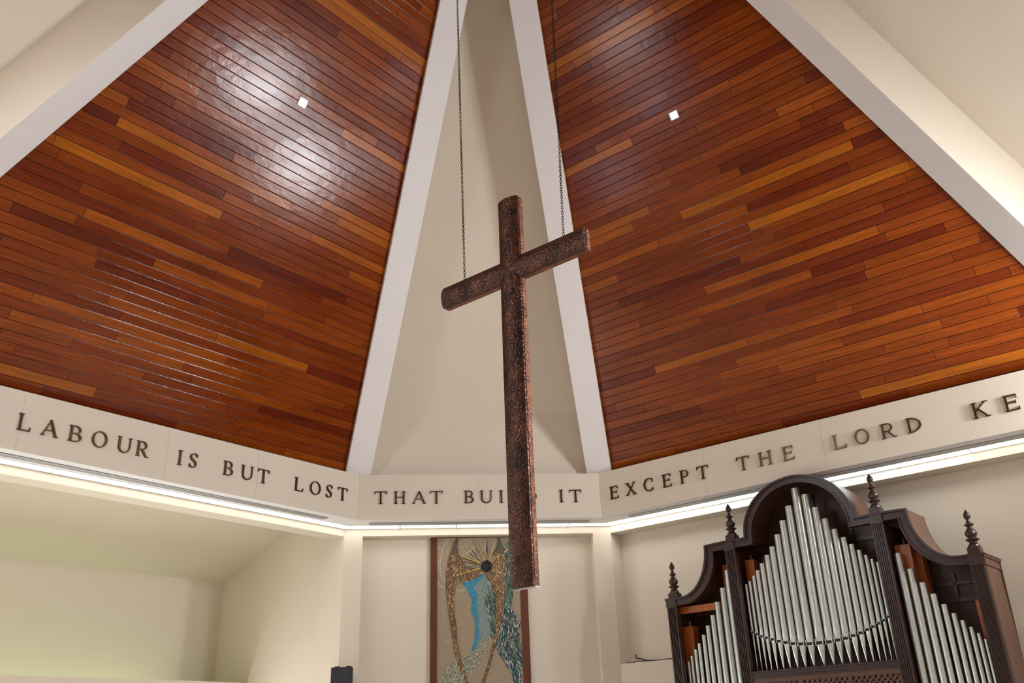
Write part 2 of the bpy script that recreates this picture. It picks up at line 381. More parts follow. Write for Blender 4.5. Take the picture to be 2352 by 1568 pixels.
for sg, nm in ((-1, 'left'), (1, 'right')):
    mb = MB()
    nrm = V(sg * 1.2458, 0, 1).normalized()
    zb = lambda x: 2.244 + 1.2458 * (7.93 - abs(x))
    xs_ = sg * 8.2
    mb.prism([V(xs_, -5.2, zb(xs_) + Z0), V(xs_, -10.6, zb(xs_) + Z0), V(0, -10.6, zb(0) + Z0), V(0, -5.2, zb(0) + Z0)], nrm * 0.1)
    struct(mb.obj('ceiling', CREAM), 'cream plaster roof panel at upper ' + nm, 'ceiling')
    if sg < 0:      # dormer skylight
        SKY = emit('skylight_pane', (0.90, 0.94, 1.0), 42.0)
        x0, x1, y0, y1 = -7.1, -6.45, -9.2, -8.1
        m2 = MB(); m2.prism([V(x0, y0, zb(x0) + Z0 - .05), V(x0, y1, zb(x0) + Z0 - .05), V(x1, y1, zb(x1) + Z0 - .05), V(x1, y0, zb(x1) + Z0 - .05)], nrm * 0.04)
        struct(m2.obj('window_10', SKY), 'daylit skylight in the left roof panel', 'window')
    # transept wall with two window openings: built as piers and bands
    WN = [(-9.6, -8.6, 0.75, 1.7), (-7.2, -6.4, -0.2, 0.9)]
    mb = MB()
    xw = sg * 8.2; xo = sg * 8.35
    def band(y0, y1, z0, z1): mb.plan([(xw, y0), (xw, y1), (xo, y1), (xo, y0)], z0, z1)
    band(-6.4, -5.3, ZF, 1.95); band(-8.6, -7.2, ZF, 1.95); band(-13.2, -9.6, ZF, 1.95)
    for y0, y1, z0, z1 in WN:
        band(y0, y1, ZF, z0); band(y0, y1, z1, 1.95)
    struct(mb.obj('wall_transept_' + nm, CREAM), 'cream transept wall on the ' + nm, 'wall')
    for j, (y0, y1, z0, z1) in enumerate(WN):
        m2 = MB(); m2.plan([(xo, y0), (xo, y1), (xo + sg * .02, y1), (xo + sg * .02, y0)], z0, z1)
        struct(m2.obj('window_%d' % ((1 if sg < 0 else 3) + j), EM_WL if sg < 0 else EM_WR), 'daylit transept window on the ' + nm, 'window')

# nave behind the viewer
mb = MB()
mb.plan([(-8.2, -10), (-2.14, -13.1), (2.14, -13.1), (8.2, -10), (8.2, -19.2), (-8.2, -19.2)], 0.0, 0.08)
struct(mb.obj('ceiling', SOFF), 'flat nave ceiling behind the viewer', 'ceiling')
mb = MB()
for a, b in ((C5, C6), (C6, C7), (C7, C8)):
    mb.prism([V(a.x, a.y, Z0), V(b.x, b.y, Z0), V(b.x, b.y - 0.12, Z0), V(a.x, a.y - 0.12, Z0)], (0, 0, 0.8))
struct(mb.obj('trim_11', CREAM), 'fascia beam behind the viewer', 'fascia')
mb = MB()
mb.plan([(-8.35, -13.2), (-8.2, -13.2), (-8.2, -19.2), (-8.35, -19.2)], ZF, 0.05)
mb.plan([(8.35, -13.2), (8.2, -13.2), (8.2, -19.2), (8.35, -19.2)], ZF, 0.05)
mb.plan([(-8.35, -19.2), (8.35, -19.2), (8.35, -19.35), (-8.35, -19.35)], ZF, 0.05)
struct(mb.obj('wall_rear', CREAM), 'cream nave walls behind the viewer', 'wall')
for j, (x0, x1) in enumerate(((-6.5, -2.6), (2.6, 6.5))):  # unseen glowing panes added to fill the front with light
    struct(MB().plan([(x0, -19.19), (x1, -19.19), (x1, -19.15), (x0, -19.15)], -4.0, -0.6).obj('window_%d' % (5 + j), EM_FB), 'tall added fill light pane behind the viewer', 'window')

# ================================================================== SOFFIT LAMPS AND VENTS
ORD = ['first', 'second', 'third', 'fourth', 'fifth', 'sixth', 'seventh', 'eighth']
def quad_plan(P, u0, u1, n0, n1, du0=0.0, du1=0.0):   # du*: mitre shift at the outer edge
    return [xy(P(u0, n0)), xy(P(u1, n0)), xy(P(u1 + du1, n1)), xy(P(u0 + du0, n1))]
ta = (K2[0] - C2.x) / o_          # centre-bay mitre per metre
N0, N1 = 0.42, 0.640
def light_panel(P, u0, u1, du0, du1, em, label, group):
    root = empty('light_panel', P((u0 + u1) / 2, (N0 + N1) / 2, 0))
    inv = Matrix.Translation(-root.location)
    q = quad_plan(P, u0, u1, N0, N1, du0, du1)
    c = Vector((sum(a for a, _ in q) / 4, sum(b for _, b in q) / 4, 0))
    def shr(k): return [(c.x + (a - c.x) * k, c.y + (b - c.y) * k) for a, b in q]
    f = MB(); f.plan(q, -0.006, 0.0); fo = f.obj('frame', VENTD); fo.parent = root; fo.matrix_parent_inverse = inv
    ins = [xy(P(u0 + .009, N0)), xy(P(u1 - .009, N0)), xy(P(u1 + du1 - .009, N1 - .014)), xy(P(u0 + du0 + .009, N1 - .014))]
    d = MB(); d.plan(ins, -0.010, -0.006); do = d.obj('diffuser', em); do.parent = root; do.matrix_parent_inverse = inv
    tag(root, label, 'light', group)
sg_u = 0.271 / 0.66
# centre bay: joints at -1.42 -.41 .6 1.62
ed = [-(C2.x + ta * N0), -1.419, -0.41, 0.60, 1.62, C2.x + ta * N0]
for i in range(5):
    light_panel(PC, ed[i], ed[i + 1], -ta * (N1 - N0) if i == 0 else 0, ta * (N1 - N0) if i == 4 else 0, EM_PANEL,
                'lit ceiling light panel over the mosaic niche, %s from its left end' % ORD[i], 'light panels over the niche')
for P, nm, es in ((PL, 'left', None), (PR, 'right', None)):
    e = [-sg_u * N0] + [0.81 + 1.035 * k for k in range(8)]
    for i in range(8):
        if e[i + 1] > UEND: break
        em = EM_PANEL if nm == 'left' else EM_PANEL_R
        if nm == 'right' and i in (2, 3, 4): em = EM_PANEL_COOL
        if nm == 'right' and i >= 6: em = EM_PANEL_WARM
        light_panel(P, e[i], e[i + 1], -sg_u * (N1 - N0) if i == 0 else 0, 0, em,
                    'lit ceiling light panel of the %s row, %s from the corner%s' % (nm, ORD[i], ' above the organ' if nm == 'right' and i in (2, 3, 4) else ''), 'light panels of the ' + nm + ' row')
def vent(P, u0, u1, n0, n1, label):
    root = empty('air_vent', P((u0 + u1) / 2, (n0 + n1) / 2, 0)); inv = Matrix.Translation(-root.location)
    b = MB(); b.plan(quad_plan(P, u0, u1, n0, n1), -0.004, 0.0); o = b.obj('backing', VENTD, root); o.matrix_parent_inverse = inv
    k = 4; s = (n1 - n0) / k
    for j in range(k):
        m = MB(); m.plan(quad_plan(P, u0, u1, n0 + s * j + s * .22, n0 + s * j + s * .78), -0.014, -0.004); o = m.obj('slat', VENTM, root); o.matrix_parent_inverse = inv
    tag(root, label, 'vent')
vent(PC, -1.95, 1.95, 0.20, 0.34, 'long grey slot air vent above the mosaic panel')
vent(PL, 0.50, 7.6, 0.17, 0.32, 'long grey slot air vent beside the left row of lights')
vent(PR, 0.40, 7.6, 0.22, 0.40, 'long grey slot air vent above the organ')

# square lights in the timber ceilings
for (C_, d, nout, nm) in ((C1, dL, nL, 'left'), (C2, dR, nR, 'right')):
    nin = -nout
    up = (nin * cos(PHI) + V(0, 0, sin(PHI))); N = (nout * sin(PHI) + V(0, 0, cos(PHI)))
    org = Vector((C_.x, C_.y, 0.918 + Z0)) + d * 3.61 + up * 5.137 + N * 0.16
    M = Matrix(((d.x, up.x, N.x, org.x), (d.y, up.y, N.y, org.y), (d.z, up.z, N.z, org.z), (0, 0, 0, 1)))
    root = empty('downlight'); root.matrix_world = M
    f = MB()
    for x0, x1, y0, y1 in ((-.075, -.062, -.068, .068), (.062, .075, -.068, .068), (-.075, .075, -.068, -.056), (-.075, .075, .056, .068)): f.box(x0, x1, y0, y1, -0.012, 0.0)
    f.obj('frame', VENTM, root)
    d_ = MB(); d_.box(-.062, .062, -.056, .056, -0.006, 0.0); d_.obj('lens', EM_SPOT, root)
    tag(root, 'small white square downlight in the %s timber ceiling' % nm, 'light')

# ================================================================== LETTERS
def arc(cx, cz, rx, rz, a0, a1, n): return [(cx + rx * cos(a0 + (a1 - a0) * i / n), cz + rz * sin(a0 + (a1 - a0) * i / n)) for i in range(n + 1)]
def glyph(ch, w, h=0.222):
    """pieces of a roman capital as closed x-z polygons, x 0..w"""
    t = 0.027; th = 0.0135; sf = 0.010; so = 0.019
    P = []
    def R(x0, x1, z0, z1): P.append([(x0, z0), (x1, z0), (x1, z1), (x0, z1)])
    def stem(x, bot=True, top=True, tt=t):
        R(x, x + tt, 0, h)
        if bot: R(x - so, x + tt + so, 0, sf)
        if top: R(x - so, x + tt + so, h - sf, h)
    def endserif(x, z0, z1): R(x - 0.012, x, z0, z1)
    def ring(cx, cz, rx, rz, a0, a1, tx, tz, n=20):
        o = arc(cx, cz, rx, rz, a0, a1, n); i = arc(cx, cz, rx - tx, rz - tz, a0, a1, n)
        for k in range(n): P.append([o[k], o[k + 1], i[k + 1], i[k]])
    def stroke(a, b, tk):   # slanted stroke, horizontal thickness tk
        P.append([(a[0] - tk / 2, a[1]), (a[0] + tk / 2, a[1]), (b[0] + tk / 2, b[1]), (b[0] - tk / 2, b[1])])
    if ch == 'I': stem(w / 2 - t / 2)
    elif ch == 'L':
        stem(so); R(so, w, 0, th); P.append([(w - 0.016, 0), (w, 0), (w + 0.004, 0.055), (w - 0.004, 0.055)])
    elif ch == 'T':
        R(w / 2 - t / 2, w / 2 + t / 2, 0, h); R(w / 2 - t / 2 - so, w / 2 + t / 2 + so, 0, sf); R(0, w, h - th, h)
        P.append([(0, h - 0.05), (0.007, h - 0.05), (0.018, h), (0, h)]); P.append([(w - 0.007, h - 0.05), (w, h - 0.05), (w, h), (w - 0.018, h)])
    elif ch == 'H':
        stem(so); stem(w - so - t); R(so, w - so, h * .49, h * .49 + th)
    elif ch == 'E':
        stem(so); R(so, w, 0, th); R(so, w - 0.01, h - th, h); R(so, w - 0.03, h * .5, h * .5 + th)
        P.append([(w - 0.016, 0), (w, 0), (w + 0.004, 0.05), (w - 0.004, 0.05)]); P.append([(w - 0.024, h), (w - 0.01, h), (w - 0.006, h - 0.05), (w - 0.013, h - 0.05)]); R(w - 0.036, w - 0.028, h * .5 - .016, h * .5 + th + .016)
    elif ch == 'A':
        stroke((0.025, 0), (w / 2, h), th); stroke((w - 0.03, 0), (w / 2 - 0.004, h), t); R(w * .22, w * .78, h * .33, h * .33 + th * .8)
        R(0, 0.05, 0, sf); R(w - 0.06, w, 0, sf)
    elif ch == 'X':
        stroke((0.035, h), (w - 0.035, 0), t * 1.1); stroke((0.028, 0), (w - 0.03, h), th)
        for x0, x1, z in ((0, 0.07, h - sf), (w - 0.065, w - 0.005, h - sf), (0, 0.06, 0), (w - 0.075, w, 0)): R(x0, x1, z, z + sf)
    elif ch == 'K':
        stem(so); stroke((so + t, h * .46), (w - 0.035, h), th * 1.2); stroke((w - 0.035, 0), (so + t + 0.028, h * .60), t * 1.1)
        R(w - 0.075, w - 0.005, h - sf, h); R(w - 0.075, w, 0, sf)
    elif ch == 'O': ring(w / 2, h / 2, w / 2, h / 2 + .004, 0, 2 * pi, t * .95, th, 40)
    elif ch == 'C':
        ring(w / 2 + .01, h / 2, w / 2 + .01, h / 2 + .004, 0.25 * pi, 1.76 * pi, t, th, 34); R(w * .87, w * .87 + .009, h * .66, h * .96); R(w * .87, w * .87 + .009, h * .04, h * .25)
    elif ch == 'D':
        stem(so); x = so + t * .5; ring(x, h / 2, w - x, h / 2, -pi / 2, pi / 2, t, th, 24)
    elif ch in 'PR':
        stem(so); x = w * .48; z0 = h * .44; rz = (h - z0) / 2
        R(so, x, h - th, h); R(so, x, z0, z0 + th)
        rx = (w if ch == 'P' else w * .82) - x; ring(x, z0 + rz, rx, rz, -pi / 2, pi / 2, t * .9, th, 18)
        if ch == 'R': stroke((w - 0.03, 0), (w * .44, z0 + th), t * 1.05); R(w - .045, w + .008, 0, sf)
    elif ch == 'B':
        stem(so, False, False); z0 = h * .52; x = w * .5
        R(0, x, h - th, h); R(0, x, 0, th); R(so, x, z0 - th / 2, z0 + th / 2)
        rz = (h - z0 + th / 2) / 2; ring(x, h - rz, w * .90 - x, rz, -pi / 2, pi / 2, t * .85, th, 16)
        rz = (z0 + th / 2) / 2; ring(x, rz, w - x, rz, -pi / 2, pi / 2, t * .95, th, 16)
    elif ch == 'U':
        r = w / 2 - so * .6; x0 = so * .6; zc = r * .95
        R(x0, x0 + t, zc, h); R(x0 - so, x0 + t + so * .8, h - sf, h); x1 = w - x0
        R(x1 - th, x1, zc, h); R(x1 - th - so, x1 + so, h - sf, h)
        n = 20; o = arc(w / 2, zc, r, zc + .004, pi, 2 * pi, n)
        for k in range(n):
            f0, f1 = k / n, (k + 1) / n
            i0 = (w / 2 + (r - (t + (th - t) * f0)) * cos(pi + pi * f0), zc + (zc - th) * sin(pi + pi * f0)); i1 = (w / 2 + (r - (t + (th - t) * f1)) * cos(pi + pi * f1), zc + (zc - th) * sin(pi + pi * f1))
            P.append([o[k], o[k + 1], i1, i0])
    elif ch == 'S':
        sp = [(0.90, 0.80), (0.80, 0.91), (0.62, 0.975), (0.42, 0.96), (0.24, 0.88), (0.17, 0.76), (0.22, 0.645), (0.38, 0.56), (0.58, 0.475), (0.76, 0.385), (0.82, 0.265), (0.76, 0.13), (0.58, 0.04), (0.36, 0.03), (0.19, 0.10), (0.08, 0.235)]
        wd = [.009, .012, .014, .015, .018, .022, .026, .029, .029, .027, .022, .018, .015, .014, .012, .009]
        pts = [Vector((a * w, b * h)) for a, b in sp]; Ls = []; Rs = []
        for i, p in enumerate(pts):
            tn = (pts[min(i + 1, len(pts) - 1)] - pts[max(i - 1, 0)]).normalized(); nn = Vector((-tn.y, tn.x))
            Ls.append(p + nn * wd[i] / 2); Rs.append(p - nn * wd[i] / 2)
        for i in range(len(pts) - 1): P.append([tuple(Ls[i]), tuple(Ls[i + 1]), tuple(Rs[i + 1]), tuple(Rs[i])])
        R(w * .86, w * .86 + .010, h * .74, h * .97); R(w * .06, w * .06 + .010, h * .03, h * .27)
    return P
def letter(ch, P, u, wd, right, inward, word, k, n):
    mb = MB()
    for i, pl in enumerate(glyph(ch, wd)):
        e = 0.0003 * (i % 5)
        mb.prism([V(x - wd / 2, -0.026 - e, z - 0.111) for x, z in pl], (0, 0.026 + e, 0))
    o = P(u, 0, 0.386)
    M = Matrix(((right.x, inward.x, 0, o.x), (right.y, inward.y, 0, o.y), (0, 0, 1, o.z), (0, 0, 0, 1)))
    ob = mb.obj('letter_' + ch.lower(), BRONZE, matrix=M)
    rep = {1: '', 2: ' second' if k else ' first'}.get(n, '')
    tag(ob, 'bronze capital%s letter %s of the word %s on the fascia' % (rep, ch, word), 'letter', 'bronze letters of the inscription')
def words(P, right, inward, data):
    for word, lets in data:
        for i, (ch, u, wd) in enumerate(lets):
            same = [j for j, q in enumerate(lets) if q[0] == ch]
            letter(ch, P, u, wd, right, inward, word, same.index(i), len(same))
words(PL, -dL, nL, [('LABOUR', [('L', 5.643, .160), ('A', 5.312, .228), ('B', 4.979, .176), ('O', 4.641, .212), ('U', 4.287, .196), ('R', 4.015, .188)]),
                    ('IS', [('I', 3.429, .075), ('S', 3.211, .140)]), ('BUT', [('B', 2.614, .168), ('U', 2.276, .200), ('T', 1.974, .206)]),
                    ('LOST', [('L', 1.284, .168), ('O', .947, .214), ('S', .655, .137), ('T', .364, .206)])])
words(PC, V(1, 0, 0), V(0, 1, 0), [('THAT', [('T', -1.748, .212), ('H', -1.419, .2), ('A', -1.081, .245), ('T', -.782, .212)]),
                    ('BUILD', [('B', -.210, .166), ('U', .095, .206), ('I', .360, .071), ('L', .60, .165), ('D', .885, .21)]), ('IT', [('I', 1.432, .08), ('T', 1.690, .21)])])
words(PR, dR, nR, [('EXCEPT', [('E', .302, .165), ('X', .652, .22), ('C', 1.012, .19), ('E', 1.369, .165), ('P', 1.706, .16), ('T', 2.053, .206)]),
                    ('THE', [('T', 2.777, .21), ('H', 3.157, .218), ('E', 3.539, .175)]), ('LORD', [('L', 4.354, .185), ('O', 4.696, .212), ('R', 5.082, .208), ('D', 5.449, .2)]),
                    ('KE', [('K', 6.348, .222), ('E', 6.732, .18)])])

# ================================================================== CROSS
TH = math.radians(-44.89)
cross = empty('hanging_cross', (-0.0694, -6.6643, -2.235 + Z0), TH)
tag(cross, 'tall dark hammered copper cross hanging on two chains', 'cross')
CZ = 2.235   # local z = fit z + CZ
HWc, AR, DEP, BUL = 0.141, 1.03, 0.09, 0.040
ZT, ZB, ZAT, ZAB = 4.416, 0.0, 3.614, 3.348
def convex_bar(length_axis, a0, a1, c0, c1, y0, bulge, n=12, seg=30):
    """bar whose front (−y) face is a shallow arc; c0..c1 is its width range"""
    mb = MB(); rings = []
    cc, hw = (c0 + c1) / 2, (c1 - c0) / 2
    for s in range(seg + 1):
        a = a0 + (a1 - a0) * s / seg; r = []
        for i in range(n + 1):
            f = -1 + 2 * i / n; y = y0 - bulge * (1 - f * f); c = cc + hw * f
            r.append(V(c, y, a) if length_axis == 'z' else V(a, y, c))
        for c, y in ((c1, y0 + 0.022), (c0, y0 + 0.022)): r.append(V(c, y, a) if length_axis == 'z' else V(a, y, c))
        rings.append(r)
    mb.strip(rings, True, True); return mb
convex_bar('z', ZB, ZT, -HWc, HWc, 0.0, BUL).obj('upright', COPPER, cross, smooth=True)
convex_bar('x', -AR, AR, ZAB, ZAT, 0.0, BUL).obj('crossbar', COPPER, cross, smooth=True)
e_ = 0.006
g = MB(); g.box(-HWc + e_, HWc - e_, 0.020, 0.034, ZB + .004, ZT - e_); g.box(-AR + e_, AR - e_, 0.020, 0.034, ZAB + e_, ZAT - e_); g.obj('shadow_joint', GROOVE, cross)
c_ = MB(); c_.prism([V(HWc * (-1 + 2 * i / 12) * .96, -(BUL - .004) * (1 - (-1 + i / 6) ** 2) + .002, -0.002) for i in range(13)] + [V(HWc * .96, .02, -0.002), V(-HWc * .96, .02, -0.002)], (0, 0, 0.004)); c_.obj('hollow_shade_cap', GROOVE, cross)  # dark cap: shade inside the hollow shell put into its colour
c_ = MB(); c_.box(-HWc, HWc, 0.030, DEP + .012, -0.006, 0.0); c_.obj('lit_rim_plate', EDGE, cross)  # pale plate: strong light on the backing's bottom rim put into its colour
b_ = MB(); b_.box(-HWc, HWc, 0.034, DEP + .012, ZB, ZT); b_.obj('upright_backing', COPPER2, cross, bevel=0.004)
b_ = MB(); b_.box(-AR, -HWc, 0.034, DEP + .012, ZAB, ZAT); b_.box(HWc, AR, 0.034, DEP + .012, ZAB, ZAT); b_.obj('crossbar_backing', COPPER2, cross, bevel=0.004)
for x in (-0.733, 0.721):
    m = MB(); m.tube([V(x + .022 * cos(a), 0.055, ZAT + .015 + .022 * sin(a)) for a in [pi * k / 8 - .2 for k in range(10)]], 0.005, 6); m.obj('chain_eye', IRON, cross, smooth=True)
# chains
Mx = Matrix.Translation(cross.location) @ Matrix.Rotation(TH, 4, 'Z')
pitch, lw, wr = 0.034, 0.011, 0.0042
for x0, x1, z1, nm in ((-0.733, -0.845, 10.9 - 0, 'left'), (0.721, 0.86, 10.9, 'right')):
    mb = MB()
    z0 = ZAT + 0.042; L_ = z1 - z0; nl = int(L_ / pitch)
    A = V(x0, 0.055, z0); Bp = V(x1, 0.055, z1); d = (Bp - A).normalized()
    ax = V(1, 0, 0) - d * d.x; ax.normalize(); ay = d.cross(ax)
    for k in range(nl):
        c = A + d * pitch * (k + .5); tw = (k % 2) * pi / 2 + 0.5 + 0.15 * sin(k * .21)
        s_ = ax * cos(tw) + ay * sin(tw); q = ax * -sin(tw) + ay * cos(tw)
        hl = pitch * .62 - lw; rings = []
        for i in range(10):
            a = 2 * pi * i / 10
            c0_ = s_ * (lw * cos(a)) + d * (lw * sin(a) + (hl if sin(a) > 0 else -hl)); rad = (s_ * cos(a) + d * sin(a))
            rings.append([c + c0_ + rad * wr * cos(b) + q * wr * sin(b) for b in (pi / 4, 3 * pi / 4, 5 * pi / 4, 7 * pi / 4)])
        rings.append(rings[0]); mb.strip(rings, True)
    o = mb.obj('hanging_chain', IRON, matrix=Mx)
    tag(o, 'thin black iron chain holding the %s arm of the cross' % nm, 'chain', None)

# ================================================================== ORGAN
OTH = math.radians(-47.4278)
organ = empty('pipe_organ', (4.55667, -2.63247, 0), OTH)
tag(organ, 'dark wooden pipe organ with silver pipes and round arched top', 'organ')
def oz(z): return z + Z0
DEPO = 0.72
PA, PB, PW = 2.316, 1.161, 0.171
# matched outlines, right half (x>=0), from the outer end to the crown
n_c = 12
outer = [(2.42, -1.56), (2.22, -1.565), (2.12, -1.562)]
inner = [(2.42, -1.675), (2.22, -1.675), (2.12, -1.672)]
for i in range(1, n_c + 1):
    a = (pi / 2) * i / n_c
    outer.append((2.12 - 0.535 * sin(a), -0.83 - 0.73 * cos(a)))
    inner.append((2.12 - 0.665 * sin(a), -0.935 - 0.737 * cos(a)))
outer += [(1.30, -0.82), (1.0, -0.82), (0.872, -0.82)]
inner += [(1.30, -0.938), (1.0, -0.938), (0.762, -0.938)]
for i in range(0, 19):
    a = (pi / 2) * i / 18
    outer.append((0.87 * cos(a), -0.80 + 0.768 * sin(a)))
    inner.append((0.76 * cos(a), -0.86 + 0.722 * sin(a)))
def mirror(h): return h + [(-x, z) for x, z in h[::-1][1:]]
outer, inner = mirror(outer), mirror(inner)
def band(f0, f1, y0, y1):
    mb = MB(); rings = []
    for (ax_, az_), (bx, bz) in zip(outer, inner):
        p0 = (ax_ + (bx - ax_) * f0, az_ + (bz - az_) * f0); p1 = (ax_ + (bx - ax_) * f1, az_ + (bz - az_) * f1)
        rings.append([V(p0[0], y0, oz(p0[1])), V(p1[0], y0, oz(p1[1])), V(p1[0], y1, oz(p1[1])), V(p0[0], y1, oz(p0[1]))])
    mb.strip(rings, True, True); return mb
band(0.0, 1.0, -0.02, 0.05).obj('arched_cornice', MAHOG, organ, smooth=True)
band(-0.10, 0.16, -0.055, 0.0).obj('outer_moulding', MAHOG, organ, smooth=True)
band(0.84, 1.0, -0.04, 0.0).obj('inner_moulding', MAHOG, organ, smooth=True)
band(0.24, 0.34, -0.032, 0.0).obj('bead_moulding', MAHOG, organ, smooth=True)
# roof skin following the outline back to the wall
mb = MB(); rings = []
for (ax_, az_), (bx, bz) in zip(outer, inner):
    p1 = (ax_ + (bx - ax_) * 0.25, az_ + (bz - az_) * 0.25)
    rings.append([V(ax_, 0.05, oz(az_)), V(p1[0], 0.05, oz(p1[1])), V(p1[0], DEPO, oz(p1[1])), V(ax_, DEPO, oz(az_))])
mb.strip(rings, True, True).obj('case_roof', MAHOG2, organ, smooth=True)
# fluted pilasters
def flute(cx, z0, z1, name):
    mb = MB(); hw = PW / 2; pr = [(-hw, 0.06), (-hw, -0.035)]
    m = 0.018; nf = 5; s = (PW - 2 * m) / nf
    for j in range(nf):
        a = -hw + m + s * j
        pr += [(a + s * .15, -0.035), (a + s * .25, -0.020), (a + s * .75, -0.020), (a + s * .85, -0.035)]
    pr += [(hw, -0.035), (hw, 0.06)]
    mb.prism([V(cx + x, y, oz(z0)) for x, y in pr], (0, 0, z1 - z0))
    return mb.obj(name, MAHOG, organ)
for cx, zt in ((-PA, -1.70), (-PB, -0.965), (PB, -0.965), (PA, -1.70)):
    p_ = flute(cx, ZF + 0.9, zt, 'fluted_pilaster')
    c = MB(); c.box(cx - PW / 2 - .006, cx + PW / 2 + .006, -0.05, 0.06, oz(zt), oz(zt + 0.155)); c.box(cx - PW / 2 - .014, cx + PW / 2 + .014, -0.06, 0.06, oz(zt + .125), oz(zt + .150)); c.obj('capital', MAHOG, p_, bevel=0.004)
# side panels with cornice returns
for sg in (-1, 1):
    s = MB(); xa, xb = sg * (PA + PW / 2 - .02), sg * (PA + PW / 2)
    s.box(min(xa, xb), max(xa, xb), 0.0, DEPO, 0.0, oz(-1.675)); sp_ = s.obj('side_panel', MAHOG2, organ)
    c = MB(); x0 = PA + PW / 2
    for e, za, zb in ((0.018, -1.70, -1.675), (0.010, -1.675, -1.60), (0.030, -1.60, -1.575), (0.042, -1.575, -1.555)):
        a_, b2 = sorted((sg * (x0 - .03), sg * (x0 + e))); c.box(a_, b2, -0.02, DEPO, oz(za), oz(zb))
    c.obj('cornice_return', MAHOG2, sp_, bevel=0.003)
    # partitions behind inner pilasters
    p2 = MB(); a_, b2 = sorted((sg * (PB + PW / 2 - .03), sg * (PB + PW / 2 - .05))); p2.box(a_, b2, 0.06, DEPO - .02, oz(-3.4), oz(-0.95)); p2.obj('partition', MAHOG2, organ)
# back of the case
mb = MB()
pts = [(a_[0] + (b2[0] - a_[0]) * .2, a_[1] + (b2[1] - a_[1]) * .2 - .01) for a_, b2 in zip(outer, inner)]
mb.prism([V(x, DEPO - 0.03, oz(z + .01)) for x, z in pts] + [V(-2.36, DEPO - .03, 0.0), V(2.36, DEPO - .03, 0.0)], (0, 0.03, 0))
mb.obj('back_panel', INNER, organ)
for x0, x1, z0, z1 in ((-.02, .02, -3.0, -.2), (.50, .54, -3.0, -.45), (-.54, -.50, -3.0, -.45), (-1.05, 1.05, -1.02, -.97), (1.3, 2.3, -2.05, -1.98), (1.3, 2.3, -1.82, -1.78), (1.78, 1.82, -2.0, -1.66), (-2.3, -1.3, -1.80, -1.70)):
    m = MB(); m.box(x0, x1, DEPO - .07, DEPO - .03, oz(z0), oz(z1)); m.obj('back_rail', MAHOG if z1 != -1.70 else MAHOG2, organ)
# impost rails, lattice, lower case
def rail(x0, x1, zt, name):
    m = MB(); m.box(x0, x1, -0.02, 0.30, oz(zt - .075), oz(zt)); m.box(x0, x1, -0.045, 0.0, oz(zt - .022), oz(zt)); m.box(x0, x1, -0.035, 0.0, oz(zt - .10), oz(zt - .075)); return m.obj(name, MAHOG, organ, bevel=0.003)
rail(-PB + PW / 2, PB - PW / 2, -2.752, 'impost_rail')
rail(-PA + PW / 2, -PB - PW / 2, -3.75, 'impost_rail'); rail(PB + PW / 2, PA - PW / 2, -3.75, 'impost_rail')
xl = PB - PW / 2
fr = MB(); fr.box(-xl, xl, -0.01, 0.02, oz(-2.915), oz(-2.852)); fr.box(-xl, xl, -0.01, 0.02, oz(-3.50), oz(-3.44))
lims = [-xl, -xl + .03, -0.36, -0.30, 0.345, 0.405, xl - .03, xl]
for a_, b2 in ((lims[0], lims[1]), (lims[2], lims[3]), (lims[4], lims[5]), (lims[6], lims[7])): fr.box(a_, b2, -0.01, 0.02, oz(-3.44), oz(-2.915))
lf = fr.obj('lattice_frame', MAHOG2, organ, bevel=0.003)
for a_, b2 in ((lims[1], lims[2]), (lims[3], lims[4]), (lims[5], lims[6])):
    m = MB(); H_ = 0.525; zt = -2.915; st = 0.078
    for sgn, yy in ((1, 0.0), (-1, 0.008)):
        k = -H_
        while k < (b2 - a_) + H_:
            # slat along diagonal: x = a_+k + sgn-dependent t
            p0 = (a_ + k, zt - H_) if sgn > 0 else (a_ + k, zt); p1 = (a_ + k + H_, zt) if sgn > 0 else (a_ + k + H_, zt - H_)
            t0 = max(0, (a_ - p0[0]) / H_); t1 = min(1, (b2 - p0[0]) / H_)
            if t1 - t0 > 0.03:
                A = (p0[0] + H_ * t0, p0[1] + (p1[1] - p0[1]) * t0); B = (p0[0] + H_ * t1, p0[1] + (p1[1] - p0[1]) * t1)
                wv = 0.0095
                m.prism([V(A[0] - wv, yy, oz(A[1] + wv * sgn)), V(A[0] + wv, yy, oz(A[1] - wv * sgn)), V(B[0] + wv, yy, oz(B[1] - wv * sgn)), V(B[0] - wv, yy, oz(B[1] + wv * sgn))], (0, 0.008, 0))
            k += st
    m.obj('lattice', MAHOG2, lf)
m = MB(); m.box(-xl, xl, 0.05, 0.07, oz(-3.5), oz(-2.84)); m.obj('dark_lining', GROOVE, organ)
m = MB(); m.box(-PA, PA, 0.0, 0.05, 0.0, oz(-3.84)); m.obj('lower_panel', MAHOG, organ)
# finials
prof = [(0.078, 0.085), (0.080, 0.092), (0.074, 0.118), (0.05, 0.126), (0.056, 0.135), (0.045, 0.150), (0.050, 0.165), (0.084, 0.185), (0.086, 0.195), (0.060, 0.212), (0.050, 0.222), (0.070, 0.245), (0.077, 0.265), (0.072, 0.290), (0.050, 0.325), (0.034, 0.350), (0.030, 0.362), (0.055, 0.378), (0.062, 0.388), (0.045, 0.402), (0.026, 0.430), (0.020, 0.450), (0.024, 0.462), (0.040, 0.472), (0.042, 0.480), (0.036, 0.488), (0.044, 0.500), (0.044, 0.512), (0.034, 0.540), (0.016, 0.570), (0.003, 0.590)]
fin0 = MB(); fin0.lathe(prof, 0, 0, 24); fin0.box(-.077, .077, -.077, .077, 0.0, 0.086); f0 = fin0.obj('finial', MAHOG, organ, smooth=True)
zs = [(-PA + .03, -1.555), (-PB + .03, -0.815), (PB - 0, -0.815), (PA, -1.555)]
